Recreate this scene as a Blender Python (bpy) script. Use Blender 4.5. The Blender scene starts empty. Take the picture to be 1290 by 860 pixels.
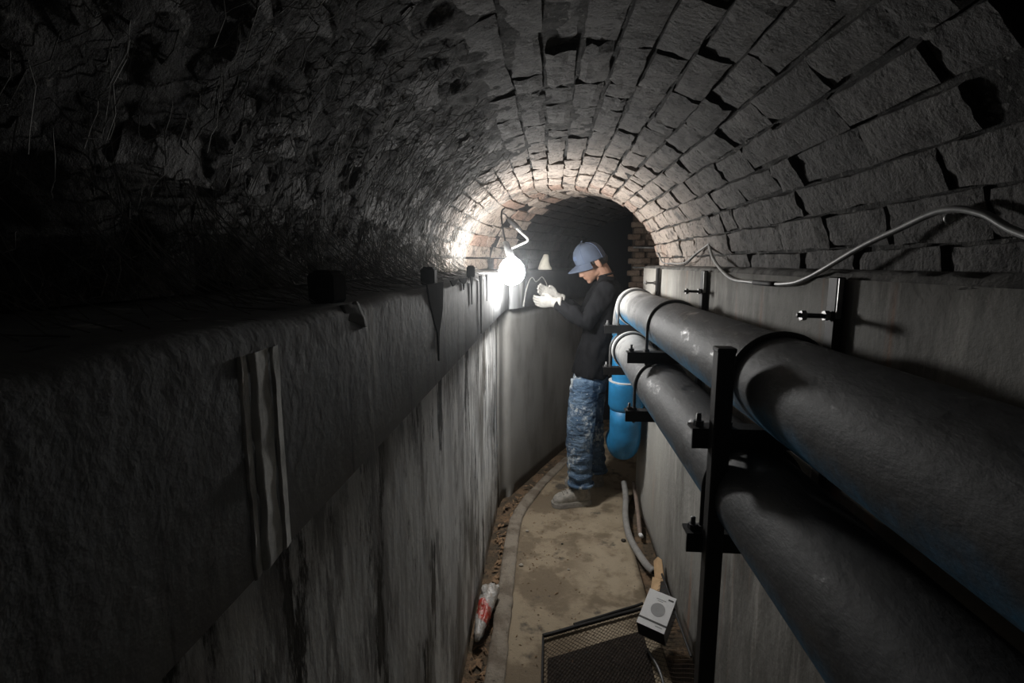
import bpy, math, random
from mathutils import Vector, Matrix, noise
random.seed(7)
PI = math.pi
scene = bpy.context.scene
COL = scene.collection

# ------------------------------------------------------------------ camera
cam_d = bpy.data.cameras.new('camera')
cam_d.sensor_fit = 'HORIZONTAL'
cam_d.sensor_width = 36.0
cam_d.lens = 36.0 * 650.0 / 1290.0
cam_d.clip_start = 0.02
cam = bpy.data.objects.new('camera', cam_d)
COL.objects.link(cam)
cam.location = (0, 0, 1.65)
_th = math.atan(99 / 650)
_ps = math.atan(49 / 650 * math.cos(_th))
cam.rotation_euler = (PI / 2 - _th, 0, _ps)
scene.camera = cam

# ------------------------------------------------------------------ world, exposure
world = bpy.data.worlds.new('world')
scene.world = world
world.use_nodes = True
world.node_tree.nodes['Background'].inputs[0].default_value = (0.8, 0.9, 1, 1)
world.node_tree.nodes['Background'].inputs[1].default_value = 0.0004
scene.view_settings.view_transform = 'Standard'
scene.view_settings.look = 'None'
scene.view_settings.gamma = 1
scene.view_settings.exposure = 0.0
LAMP_STRENGTH = 225.0
LAMP_POS = Vector((-0.218, 2.90, 1.60))
HAZE = 0.006
scene.cycles.sample_clamp_indirect = 4.0
scene.cycles.max_bounces = 8

# ------------------------------------------------------------------ materials
class Mat:
    def __init__(s, name, rough=0.85, metallic=0.0, spec=0.3):
        s.m = bpy.data.materials.new(name); s.m.use_nodes = True
        s.nt = s.m.node_tree; s.b = s.nt.nodes['Principled BSDF']
        s.b.inputs['Roughness'].default_value = rough
        s.b.inputs['Metallic'].default_value = metallic
        s.b.inputs['Specular IOR Level'].default_value = spec
        s.tc = s.nt.nodes.new('ShaderNodeNewGeometry')
        s.col = None
    def node(s, t): return s.nt.nodes.new(t)
    def link(s, a, b): s.nt.links.new(a, b)
    def pos(s, stretch=(1, 1, 1), off=(0, 0, 0)):
        n = s.node('ShaderNodeMapping'); n.inputs['Scale'].default_value = stretch
        n.inputs['Location'].default_value = off
        s.link(s.tc.outputs['Position'], n.inputs['Vector']); return n.outputs[0]
    def noise(s, scale, detail=4, stretch=(1, 1, 1), off=(0, 0, 0), rough=0.6):
        n = s.node('ShaderNodeTexNoise'); n.inputs['Scale'].default_value = scale
        n.inputs['Detail'].default_value = detail; n.inputs['Roughness'].default_value = rough
        s.link(s.pos(stretch, off), n.inputs['Vector']); return n.outputs[0]
    def vor(s, scale, stretch=(1, 1, 1)):
        n = s.node('ShaderNodeTexVoronoi'); n.inputs['Scale'].default_value = scale
        s.link(s.pos(stretch), n.inputs['Vector']); return n.outputs[0]
    def rng(s, v, a, b, c=0.0, d=1.0):
        n = s.node('ShaderNodeMapRange'); s.link(v, n.inputs[0])
        for i, x in enumerate((a, b, c, d)): n.inputs[i + 1].default_value = x
        n.interpolation_type = 'SMOOTHSTEP' if a < b else 'LINEAR'
        return n.outputs[0]
    def math(s, op, a, b):
        n = s.node('ShaderNodeMath'); n.operation = op
        for i, x in enumerate((a, b)):
            if isinstance(x, (int, float)): n.inputs[i].default_value = x
            else: s.link(x, n.inputs[i])
        return n.outputs[0]
    def axis(s, i, normal=False):
        n = s.node('ShaderNodeSeparateXYZ')
        s.link(s.tc.outputs['Normal' if normal else 'Position'], n.inputs[0]); return n.outputs[i]
    def rand(s):
        return s.node('ShaderNodeObjectInfo').outputs['Random']
    def base(s, c): s.col = tuple(c) + (1,); return s
    def mix(s, fac, c):
        n = s.node('ShaderNodeMix'); n.data_type = 'RGBA'
        if isinstance(fac, (int, float)): n.inputs[0].default_value = fac
        else: s.link(fac, n.inputs[0])
        if isinstance(s.col, tuple): n.inputs[6].default_value = s.col
        else: s.link(s.col, n.inputs[6])
        n.inputs[7].default_value = tuple(c) + (1,)
        s.col = n.outputs[2]; return s
    def bump(s, h, strength=0.4, dist=0.01):
        n = s.node('ShaderNodeBump'); n.inputs['Strength'].default_value = strength
        n.inputs['Distance'].default_value = dist
        s.link(h, n.inputs['Height'])
        prev = s.b.inputs['Normal'].links
        if prev: s.link(prev[0].from_socket, n.inputs['Normal'])
        s.link(n.outputs[0], s.b.inputs['Normal']); return s
    def done(s):
        if isinstance(s.col, tuple): s.b.inputs['Base Color'].default_value = s.col
        else: s.link(s.col, s.b.inputs['Base Color'])
        return s.m

def plain(name, c, rough=0.7, metallic=0.0, var=0.25, scale=25, bump=0.15, spec=0.3):
    m = Mat(name, rough, metallic, spec).base(c)
    n = m.noise(scale, 5)
    m.mix(m.rng(n, 0.35, 0.7), tuple(x * (1 - var) for x in c))
    m.bump(n, bump, 0.004)
    return m.done()

def brick_mat(name, dark, light, clean, y0, y1, clean_lit_fac):
    m = Mat(name, 0.8, spec=0.35).base(dark)
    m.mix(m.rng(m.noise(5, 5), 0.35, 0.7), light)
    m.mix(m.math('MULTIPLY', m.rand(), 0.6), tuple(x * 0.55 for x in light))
    if clean_lit_fac:
        f = m.math('MULTIPLY', m.rng(m.axis(1), y0, y1), m.rng(m.noise(9, 3, off=(4, 2, 1)), 0.22, 0.48))  # bare ring bricks, plus lamp brightness painted as paler brick along the tunnel
        m.mix(m.math('MULTIPLY', f, clean_lit_fac), clean)
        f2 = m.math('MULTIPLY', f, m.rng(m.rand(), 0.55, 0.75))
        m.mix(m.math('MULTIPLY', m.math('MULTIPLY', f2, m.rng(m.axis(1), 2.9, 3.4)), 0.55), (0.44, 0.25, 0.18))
    m.mix(m.math('MULTIPLY', m.rng(m.noise(17, 7, rough=0.75, off=(5, 1, 3)), 0.52, 0.64), 0.75), tuple(x * 0.45 for x in dark))
    m.mix(m.rng(m.noise(62, 5, rough=0.7), 0.56, 0.66), tuple(x * 0.35 for x in dark))
    m.bump(m.noise(24, 7, rough=0.72), 1.0, 0.022)
    m.bump(m.noise(95, 4), 0.7, 0.006)
    return m.done()

M = {}
M['brick'] = brick_mat('sooty_lamplit_brick', (0.075, 0.072, 0.07), (0.17, 0.163, 0.155), (0.58, 0.49, 0.42), 1.7, 3.5, 0.95)
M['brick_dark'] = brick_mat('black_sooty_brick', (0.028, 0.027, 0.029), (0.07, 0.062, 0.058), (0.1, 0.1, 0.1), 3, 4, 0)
M['brick_red'] = brick_mat('bare_red_brick', (0.20, 0.135, 0.095), (0.38, 0.29, 0.22), (0.1, 0.1, 0.1), 3, 4, 0)

m = Mat('vault_mortar', 0.9).base((0.03, 0.029, 0.028))
m.mix(m.rng(m.noise(14, 5), 0.42, 0.7), (0.10, 0.097, 0.09))
m.mix(m.rng(m.noise(60, 5, off=(4, 0, 0)), 0.58, 0.70), (0.22, 0.215, 0.20))
m.bump(m.noise(24, 7, rough=0.75), 1.0, 0.02); m.bump(m.noise(120, 4), 0.5, 0.004)
M['mortar'] = m.done()

m = Mat('rough_mortar_fillet', 0.9).base((0.16, 0.155, 0.145))
m.mix(m.rng(m.noise(20, 5), 0.4, 0.65), (0.07, 0.067, 0.063)); m.bump(m.noise(35, 7, rough=0.75), 1, 0.015)
M['fillet'] = m.done()
M['brown_mortar'] = plain('brown_mortar', (0.11, 0.082, 0.06), 0.95, var=0.6, scale=20, bump=0.8)

m = Mat('streaked_lower_wall', 0.75, spec=0.35).base((0.33, 0.325, 0.315))
m.mix(m.rng(m.noise(5, 7, (1, 1, 0.3), rough=0.72), 0.45, 0.55), (0.60, 0.60, 0.59))
m.mix(m.rng(m.noise(8, 9, (1, 1, 0.25), (3, 1, 0), 0.75), 0.47, 0.56), (0.80, 0.80, 0.78))
m.mix(m.rng(m.noise(8, 8, (1, 1, 0.25), (7, 5, 2), 0.75), 0.53, 0.60), (0.06, 0.058, 0.052))
m.mix(m.math('MULTIPLY', m.rng(m.noise(4, 4, (1, 1, 0.3), (1, 9, 0)), 0.5, 0.64), 0.75), (0.115, 0.103, 0.082))
m.bump(m.noise(30, 6, (1, 1, 0.3)), 0.5, 0.006); m.bump(m.noise(90, 4), 0.3, 0.002)
M['wall_low'] = m.done()

m = Mat('plain_plaster_wall', 0.85, spec=0.2).base((0.30, 0.295, 0.28))
m.mix(m.rng(m.noise(4, 5, (1, 1, 0.4)), 0.38, 0.68), (0.19, 0.184, 0.172))
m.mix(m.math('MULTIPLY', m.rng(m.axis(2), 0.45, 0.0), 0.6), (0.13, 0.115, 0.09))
m.bump(m.noise(40, 5), 0.35, 0.005)
M['wall_far'] = m.done()

m = Mat('concrete_band', 0.75, spec=0.3).base((0.34, 0.35, 0.355))
m.mix(m.rng(m.noise(8, 6, (1, 1, 0.12)), 0.38, 0.66), (0.22, 0.225, 0.23))
m.mix(m.rng(m.noise(26, 6, (1, 1, 0.08), (2, 6, 0)), 0.57, 0.70), (0.10, 0.10, 0.10))
m.mix(m.rng(m.noise(20, 5, (1, 1, 0.08), (9, 1, 0)), 0.60, 0.72), (0.66, 0.66, 0.64))
m.bump(m.noise(35, 5), 0.35, 0.004)
M['band'] = m.done()

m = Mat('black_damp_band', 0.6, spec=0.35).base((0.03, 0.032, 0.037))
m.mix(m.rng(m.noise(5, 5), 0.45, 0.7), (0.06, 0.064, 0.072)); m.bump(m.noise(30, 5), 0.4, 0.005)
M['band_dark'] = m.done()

m = Mat('right_concrete_wall', 0.8, spec=0.25).base((0.24, 0.236, 0.22))
m.mix(m.rng(m.noise(4, 7, (1, 1, 0.35), rough=0.7), 0.40, 0.62), (0.13, 0.126, 0.116))
m.mix(m.math('MULTIPLY', m.rng(m.noise(16, 7, (1, 1, 0.14), rough=0.7), 0.52, 0.70), 0.6), (0.40, 0.385, 0.355))
m.mix(m.math('MULTIPLY', m.rng(m.noise(9, 4, (1, 1, 0.06), (5, 3, 0)), 0.58, 0.68), 0.55), (0.30, 0.17, 0.11))
m.mix(m.math('MULTIPLY', m.rng(m.axis(1), 2.4, 3.3), 0.55), (0.62, 0.60, 0.55))  # far end paled: lamp brightness painted into the wall colour
m.bump(m.noise(45, 6), 0.4, 0.005); m.bump(m.noise(160, 3), 0.25, 0.002)
M['wall_right'] = m.done()

m = Mat('path_concrete', 0.85, spec=0.25).base((0.175, 0.136, 0.092))
m.mix(m.rng(m.noise(3.2, 5, off=(1.3, 0.2, 0)), 0.46, 0.56), (0.30, 0.243, 0.168))
m.mix(m.math('MULTIPLY', m.rng(m.axis(0), 0.05, 0.3), m.rng(m.noise(4, 4, off=(8, 3, 0)), 0.42, 0.55)), (0.35, 0.288, 0.205))
m.mix(m.rng(m.noise(5, 4, off=(4, 4, 0)), 0.60, 0.70), (0.09, 0.076, 0.06))
m.mix(m.rng(m.noise(55, 4), 0.62, 0.72), (0.08, 0.065, 0.05))
m.mix(m.rng(m.vor(70), 0.10, 0.05), (0.34, 0.27, 0.2))
m.bump(m.noise(40, 6), 0.6, 0.006); m.bump(m.noise(140, 4), 0.4, 0.003)
M['path'] = m.done()

m = Mat('gutter_dirt', 0.95, spec=0.1).base((0.10, 0.078, 0.055))
m.mix(m.rng(m.noise(9, 5), 0.42, 0.62), (0.20, 0.135, 0.085)); m.mix(m.rng(m.noise(40, 5), 0.55, 0.65), (0.05, 0.042, 0.034))
m.bump(m.noise(35, 7), 1.0, 0.02)
M['dirt'] = m.done()

m = Mat('kerb_concrete', 0.9, spec=0.2).base((0.26, 0.225, 0.18))
m.mix(m.rng(m.noise(9, 5), 0.42, 0.65), (0.16, 0.13, 0.10)); m.mix(m.rng(m.noise(60, 4), 0.6, 0.7), (0.08, 0.07, 0.055))
m.bump(m.noise(50, 6), 0.7, 0.008)
M['kerb'] = m.done()

# pvc pipe with dust settled on the upper faces; lamp falloff painted along its length
m = Mat('dusty_lamplit_blue_pvc', 0.45, spec=0.33).base((0.035, 0.20, 0.37))
m.mix(m.rng(m.noise(10, 5), 0.45, 0.7), (0.05, 0.14, 0.23))
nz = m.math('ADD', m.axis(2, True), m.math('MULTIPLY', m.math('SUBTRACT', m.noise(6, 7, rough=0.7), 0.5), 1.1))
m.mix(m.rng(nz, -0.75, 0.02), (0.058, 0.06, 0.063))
m.mix(m.math('MULTIPLY', m.rng(nz, -0.5, 0.25), m.rng(m.math('ADD', m.axis(1), m.math('MULTIPLY', m.noise(4, 6), 0.8)), 2.4, 3.6)), (0.44, 0.44, 0.43))  # pale far end, dark near end: the lamp's falloff put into the colour
m.mix(m.math('MULTIPLY', m.rng(m.noise(5, 7, off=(3, 3, 3), rough=0.7), 0.46, 0.60), 0.6), (0.07, 0.07, 0.07))
m.mix(m.rng(m.noise(34, 6, (1, 0.35, 1), rough=0.7), 0.66, 0.72), (0.22, 0.22, 0.215))
m.link(m.rng(m.noise(13, 6, (1, .6, 1), off=(0, 7, 0), rough=0.7), 0.54, 0.68, 0.66, 0.30), m.b.inputs['Roughness'])
m.bump(m.noise(22, 6, (1, 0.45, 1), rough=0.65), 0.45, 0.008)
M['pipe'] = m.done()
M['pvc'] = plain('clean_blue_pvc', (0.022, 0.20, 0.42), 0.42, var=0.3, scale=12, bump=0.05, spec=0.45)
M['pvc_ring'] = plain('pale_pipe_ring', (0.62, 0.63, 0.62), 0.5, var=0.2)
M['rubber'] = plain('black_rubber', (0.02, 0.02, 0.021), 0.7)
M['iron'] = plain('black_painted_steel', (0.022, 0.021, 0.021), 0.6, var=0.4, spec=0.3)
M['steel'] = plain('galvanised_steel', (0.42, 0.42, 0.41), 0.45, 0.7, var=0.4)
M['rod'] = plain('dull_steel_rod', (0.16, 0.16, 0.16), 0.5, 0.5, var=0.4)
M['rust'] = plain('rusty_iron', (0.20, 0.12, 0.075), 0.8, 0.2, var=0.5, scale=60)
M['cable'] = plain('grey_cable_sheath', (0.30, 0.30, 0.295), 0.4, var=0.35, scale=30, spec=0.5)
M['hose'] = plain('grey_hose', (0.30, 0.29, 0.275), 0.6, var=0.25)
M['hose_brown'] = plain('brown_conduit', (0.26, 0.20, 0.165), 0.6, var=0.25)
M['black_wood'] = plain('black_tarred_wood', (0.012, 0.012, 0.014), 0.8, var=0.3)
M['tar'] = plain('black_tar', (0.012, 0.012, 0.013), 1.0, var=0.2, spec=0.02)
M['band_flake'] = plain('dirty_render_flake', (0.16, 0.16, 0.155), 0.9, var=0.4)
M['lime'] = plain('white_lime_deposit', (0.42, 0.42, 0.40), 0.9, var=0.5, scale=40, bump=0.5)
M['grey_lime'] = plain('grey_lime_deposit', (0.80, 0.80, 0.76), 0.9, var=0.4, scale=18, bump=0.6)
M['web'] = plain('dusty_cobweb', (0.30, 0.295, 0.28), 0.9, var=0.4)
M['foam'] = plain('cream_plaster', (0.62, 0.60, 0.52), 0.85, var=0.15, scale=40, bump=0.5)
M['skin'] = plain('skin', (0.25, 0.14, 0.095), 0.65, var=0.2, scale=30, bump=0.08, spec=0.4)
M['hair'] = plain('black_hair', (0.018, 0.015, 0.013), 0.6, var=0.4, scale=150, bump=0.6)
M['eye'] = plain('eye_white', (0.7, 0.68, 0.65), 0.3, var=0.05, bump=0)
M['glove'] = plain('white_knit_glove', (0.30, 0.292, 0.272), 0.9, var=0.14, scale=60, bump=0.5)
M['shirt'] = plain('dark_grey_shirt', (0.0085, 0.0087, 0.0098), 0.95, var=0.35, scale=14, bump=0.4, spec=0.10)
M['cap'] = plain('faded_blue_cap', (0.062, 0.079, 0.115), 0.85, var=0.22, scale=18, bump=0.3)
M['cap_dark'] = plain('dark_stitching', (0.08, 0.11, 0.18), 0.9)
M['shoe'] = plain('dusty_grey_suede', (0.33, 0.31, 0.275), 0.9, var=0.35, scale=40, bump=0.5)
M['sole'] = plain('grey_shoe_sole', (0.33, 0.315, 0.29), 0.85, var=0.3, scale=50)
M['lace'] = plain('shoe_lace', (0.34, 0.32, 0.28), 0.9)
m = Mat('paint_spattered_denim', 0.9, spec=0.2).base((0.055, 0.095, 0.155))
m.mix(m.rng(m.noise(7, 6, rough=0.7), 0.40, 0.66), (0.14, 0.205, 0.285))
msk = m.rng(m.noise(4.2, 3, (1, 1, .8), (2.3, 0, 0.6)), 0.46, 0.58)
m.mix(m.math('MULTIPLY', msk, m.rng(m.noise(26, 8, (1, 1, .7), (2, 5, 1), 0.78), 0.47, 0.58)), (0.66, 0.69, 0.68))
m.mix(m.rng(m.noise(75, 4), 0.65, 0.70), (0.62, 0.63, 0.61))
m.mix(m.rng(m.noise(7, 6, (1, 1, 3.0), (6, 6, 6), 0.7), 0.56, 0.66), (0.022, 0.038, 0.065))  # dark bands: shade of the folds painted into the denim
m.bump(m.noise(14, 5, (1, 1, 2.2)), 1.0, 0.025); m.bump(m.noise(200, 2), 0.2, 0.001)
M['denim'] = m.done()
M['box_white'] = plain('white_card', (0.78, 0.78, 0.78), 0.6, var=0.06)
M['box_black'] = plain('black_card', (0.015, 0.015, 0.016), 0.5, var=0.1)
M['print_grey'] = plain('grey_print', (0.36, 0.36, 0.36), 0.6, var=0.1)
M['print_dark'] = plain('dark_print', (0.09, 0.09, 0.09), 0.6, var=0.1)
M['kraft'] = plain('kraft_cardboard', (0.62, 0.42, 0.24), 0.85, var=0.15)
M['mesh'] = plain('rusty_mesh_wire', (0.12, 0.09, 0.07), 0.65, 0.3, var=0.4, scale=40)
M['liner'] = plain('dark_brown_grime', (0.03, 0.023, 0.018), 0.9, var=0.4, scale=20, bump=0.6)
M['stone'] = plain('pale_stone', (0.45, 0.41, 0.35), 0.9, var=0.4)
M['stone_dark'] = plain('dark_stone', (0.06, 0.05, 0.042), 0.9, var=0.4)
M['leaf'] = plain('dry_litter', (0.30, 0.19, 0.11), 0.9, var=0.5, scale=70)
m = Mat('white_and_red_plastic', 0.3, spec=0.5).base((0.50, 0.48, 0.45))
m.b.inputs['Transmission Weight'].default_value = 0.15
ty = m.math('ADD', m.axis(1), m.math('MULTIPLY', m.noise(14, 3), 0.16))
ty = m.math('ADD', ty, m.math('MULTIPLY', m.math('ADD', m.axis(0), 0.29), 1.3))
m.mix(m.math('MULTIPLY', m.rng(ty, 2.18, 2.195), m.rng(ty, 2.295, 2.28)), (0.50, 0.045, 0.03))
m.mix(m.math('MULTIPLY', m.rng(m.noise(40, 4), .45, .65), .5), (0.42, 0.33, 0.25))
m.bump(m.noise(40, 4), 0.6, 0.01)
M['bag'] = m.done()
mm = bpy.data.materials.new('lamp_glow'); mm.use_nodes = True
nt = mm.node_tree; nt.nodes.clear()
e = nt.nodes.new('ShaderNodeEmission'); e.inputs[0].default_value = (1, 0.985, 0.96, 1); e.inputs[1].default_value = LAMP_STRENGTH
oo = nt.nodes.new('ShaderNodeOutputMaterial'); nt.links.new(e.outputs[0], oo.inputs[0])
mm.cycles.emission_sampling = 'FRONT'
M['glow'] = mm

# ------------------------------------------------------------------ mesh helpers
class MB:
    def __init__(s): s.v = []; s.f = []
    def add(s, vs, fs):
        o = len(s.v); s.v += [Vector(v) for v in vs]; s.f += [tuple(i + o for i in f) for f in fs]; return s
    def box(s, c, size, rot=None, bev=0.0):
        c = Vector(c); hx, hy, hz = (x / 2 for x in size)
        if bev <= 0:
            vs = [Vector((x, y, z)) for x in (-hx, hx) for y in (-hy, hy) for z in (-hz, hz)]
            fs = [(0, 1, 3, 2), (4, 6, 7, 5), (0, 4, 5, 1), (2, 3, 7, 6), (0, 2, 6, 4), (1, 5, 7, 3)]
        else:
            b = min(bev, hx * .9, hy * .9, hz * .9); vs = []; idx = {}
            for sx in (-1, 1):
                for sy in (-1, 1):
                    for sz in (-1, 1):
                        for a in range(3):
                            p = [sx * (hx - b), sy * (hy - b), sz * (hz - b)]
                            p[a] = (sx * hx, sy * hy, sz * hz)[a]
                            idx[(sx, sy, sz, a)] = len(vs); vs.append(Vector(p))
            fs = []
            def q(l): fs.append(tuple(idx[k] for k in l))
            for sg in (-1, 1):
                q([(sg, -1, -1, 0), (sg, 1, -1, 0), (sg, 1, 1, 0), (sg, -1, 1, 0)][::sg])
                q([(-1, sg, -1, 1), (-1, sg, 1, 1), (1, sg, 1, 1), (1, sg, -1, 1)][::sg])
                q([(-1, -1, sg, 2), (1, -1, sg, 2), (1, 1, sg, 2), (-1, 1, sg, 2)][::sg])
                for sh in (-1, 1):
                    q([(sg, sh, -1, 0), (sg, sh, -1, 1), (sg, sh, 1, 1), (sg, sh, 1, 0)][::-sg * sh])
                    q([(sg, -1, sh, 0), (sg, -1, sh, 2), (sg, 1, sh, 2), (sg, 1, sh, 0)][::sg * sh])
                    q([(-1, sg, sh, 1), (-1, sg, sh, 2), (1, sg, sh, 2), (1, sg, sh, 1)][::-sg * sh])
            for sx in (-1, 1):
                for sy in (-1, 1):
                    for sz in (-1, 1):
                        q([(sx, sy, sz, 0), (sx, sy, sz, 1), (sx, sy, sz, 2)][::sx * sy * sz])
        R = rot if rot is not None else Matrix.Identity(3)
        return s.add([c + R @ v for v in vs], fs)
    def rings(s, rings, cap=True, closed=False):
        n = len(rings[0]); o = len(s.v)
        for r in rings: s.v += [Vector(p) for p in r]
        m = len(rings)
        for i in range(m if closed else m - 1):
            a, b = o + i * n, o + ((i + 1) % m) * n
            for j in range(n):
                k = (j + 1) % n
                s.f.append((a + j, a + k, b + k, b + j))
        if cap and not closed:
            s.f.append(tuple(o + j for j in range(n))[::-1]); s.f.append(tuple(o + (m - 1) * n + j for j in range(n)))
        return s
    def tube(s, pts, r, n=12, cap=True, closed=False, squash=None):
        pts = [Vector(p) for p in pts]; m = len(pts)
        rs = r if isinstance(r, (list, tuple)) else [r] * m
        up = Vector((0, 0, 1)); rings = []; prev = None
        for i, p in enumerate(pts):
            if closed: t = pts[(i + 1) % m] - pts[i - 1]
            else: t = pts[min(i + 1, m - 1)] - pts[max(i - 1, 0)]
            t.normalize()
            if prev is None:
                u = t.cross(up)
                if u.length < 1e-3: u = t.cross(Vector((1, 0, 0)))
            else: u = prev - t * prev.dot(t)
            u.normalize(); w = t.cross(u); prev = u
            rings.append([p + (u * math.cos(2 * PI * k / n) + w * math.sin(2 * PI * k / n)) * rs[i] for k in range(n)])
        return s.rings(rings, cap, closed)
    def ell(s, c, r, n=16, m=10, rot=None):
        c = Vector(c); R = rot if rot is not None else Matrix.Identity(3)
        rings = []
        for i in range(m + 1):
            a = PI * (i + 0.02 * (i == 0) - 0.02 * (i == m)) / m
            rings.append([c + R @ Vector((r[0] * math.sin(a) * math.cos(2 * PI * k / n), r[1] * math.sin(a) * math.sin(2 * PI * k / n), -r[2] * math.cos(a))) for k in range(n)])
        return s.rings(rings)
    def grid(s, P, nu, nv):
        o = len(s.v)
        for i in range(nu):
            for j in range(nv): s.v.append(Vector(P(i / (nu - 1), j / (nv - 1))))
        for i in range(nu - 1):
            for j in range(nv - 1):
                a = o + i * nv + j; s.f.append((a, a + nv, a + nv + 1, a + 1))
        return s
    def prism(s, poly, off):
        n = len(poly); off = Vector(off)
        vs = [Vector(p) for p in poly] + [Vector(p) + off for p in poly]
        return s.add(vs, [tuple(range(n))[::-1], tuple(range(n, 2 * n))] + [(i, (i + 1) % n, n + (i + 1) % n, n + i) for i in range(n)])
    def mesh(s, name):
        me = bpy.data.meshes.new(name); me.from_pydata([tuple(v) for v in s.v], [], s.f); me.update(); return me

def fix_normals(me):
    import bmesh
    bm = bmesh.new(); bm.from_mesh(me); bmesh.ops.recalc_face_normals(bm, faces=bm.faces); bm.to_mesh(me); bm.free()

def obj(name, mb, mat, parent=None, smooth=False, recalc=True):
    me = mb.mesh(name) if isinstance(mb, MB) else mb
    if recalc: fix_normals(me)
    me.materials.clear(); me.materials.append(M[mat])
    if smooth: me.polygons.foreach_set('use_smooth', [True] * len(me.polygons))
    o = bpy.data.objects.new(name, me); COL.objects.link(o)
    if parent is not None:
        o.parent = parent; o.matrix_parent_inverse = parent_world(parent).inverted()
    return o
def parent_world(p):
    w = Matrix.Translation(p.location)
    return (parent_world(p.parent) @ p.matrix_parent_inverse @ w) if p.parent else w
def tag(o, label=None, cat=None, group=None, kind=None):
    if label: o['label'] = label
    if cat: o['category'] = cat
    if group: o['group'] = group
    if kind: o['kind'] = kind
    return o
def thing(name, label, cat, loc, group=None):
    o = bpy.data.objects.new(name, None); COL.objects.link(o); o.location = loc; o.empty_display_size = 0.05
    return tag(o, label, cat, group)
def struct(name, mb, mat, label, smooth=False):
    return tag(obj(name, mb, mat, smooth=smooth), label, 'structure', kind='structure')
def N3(p, s=1.0): return noise.noise(Vector(p) * s)
def smooth_pts(pts, n=8):
    pts = [Vector(p) for p in pts]; out = []
    for i in range(len(pts) - 1):
        p0, p1, p2, p3 = pts[max(i - 1, 0)], pts[i], pts[i + 1], pts[min(i + 2, len(pts) - 1)]
        for k in range(n):
            t = k / n
            out.append(0.5 * ((2 * p1) + (p2 - p0) * t + (2 * p0 - 5 * p1 + 4 * p2 - p3) * t * t + (3 * p1 - p0 - 3 * p2 + p3) * t ** 3))
    out.append(pts[-1]); return out
def remesh(mb, voxel, smooth=2, disp=None):
    me = mb.mesh('tmp'); fix_normals(me)
    o = bpy.data.objects.new('tmp', me); COL.objects.link(o)
    r = o.modifiers.new('r', 'REMESH'); r.mode = 'VOXEL'; r.voxel_size = voxel
    if smooth:
        c = o.modifiers.new('s', 'SMOOTH'); c.iterations = smooth; c.factor = 0.5
    dg = bpy.context.evaluated_depsgraph_get()
    out = bpy.data.meshes.new_from_object(o.evaluated_get(dg))
    bpy.data.objects.remove(o)
    if disp:
        ns = [v.normal.copy() for v in out.vertices]
        for v, nrm in zip(out.vertices, ns): v.co += nrm * disp(v.co)
        out.update()
    return out

# ------------------------------------------------------------------ plan of the tunnel
LEFT = [(-0.335, -0.6), (-0.34, 1.5), (-0.345, 3.3), (-0.27, 3.56), (-0.13, 3.9), (0.04, 4.32), (0.28, 4.85), (0.55, 5.45)]
def path_eval(path, n=6):
    pts = smooth_pts([(x, y, 0) for x, y in path], n); return pts
def offset(pts, d):
    out = []
    for i, p in enumerate(pts):
        t = pts[min(i + 1, len(pts) - 1)] - pts[max(i - 1, 0)]; t.normalize()
        out.append(p + Vector((t.y, -t.x, 0)) * d)
    return out
def resample(pts, step):
    out = [pts[0]]; acc = 0
    for a, b in zip(pts, pts[1:]):
        L = (b - a).length; k = max(1, int(L / step))
        out += [a.lerp(b, (i + 1) / k) for i in range(k)]
    return out
left_pts = resample(path_eval(LEFT), 0.06)

# ------------------------------------------------------------------ floor
def floor_base():
    mb = MB(); mb.grid(lambda u, v: (-0.75 + 2.6 * u, -0.6 + 6.6 * v, -0.035 + 0.006 * N3((u * 30, v * 60, 0))), 60, 120); return mb
floor = struct('floor', floor_base(), 'dirt', 'brown dirt gutter floor beside the concrete path', True)
SL = path_eval([(-0.18, -0.6), (-0.18, 1.8), (-0.19, 2.9), (-0.155, 3.25), (-0.045, 3.62), (0.07, 3.95), (0.33, 4.5), (0.75, 5.4)], 10)
SR = path_eval([(0.50, -0.6), (0.50, 1.8), (0.50, 2.9), (0.52, 3.3), (0.62, 3.62), (0.78, 3.95), (1.05, 4.5), (1.45, 5.4)], 10)
def slab():
    mb = MB(); n = len(SL); NX = 26; rings = []
    for a, b in zip(resample(SL, .05), [None] * 999): pass
    rows = [(SL[i // 3].lerp(SL[min(i // 3 + 1, n - 1)], (i % 3) / 3), SR[i // 3].lerp(SR[min(i // 3 + 1, n - 1)], (i % 3) / 3)) for i in range(3 * (n - 1) + 1)]
    for a, b in rows:
        r = []
        for k in range(NX):
            p = a.lerp(b, k / (NX - 1)); p.z = 0.0035 * N3(p, 7) + 0.002 * N3(p, 25)
            if k in (0, NX - 1): p.z -= 0.004
            r.append(p)
        r.append(Vector((r[-1].x, r[-1].y, -0.06))); r.insert(0, Vector((r[0].x, r[0].y, -0.06)))
        rings.append(r)
    for r in rings: mb.v += r
    w = NX + 2
    for i in range(len(rings) - 1):
        for k in range(w - 1): mb.f.append((i * w + k, i * w + k + 1, (i + 1) * w + k + 1, (i + 1) * w + k))
    return mb
obj('path_slab', slab(), 'path', floor, True)
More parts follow.
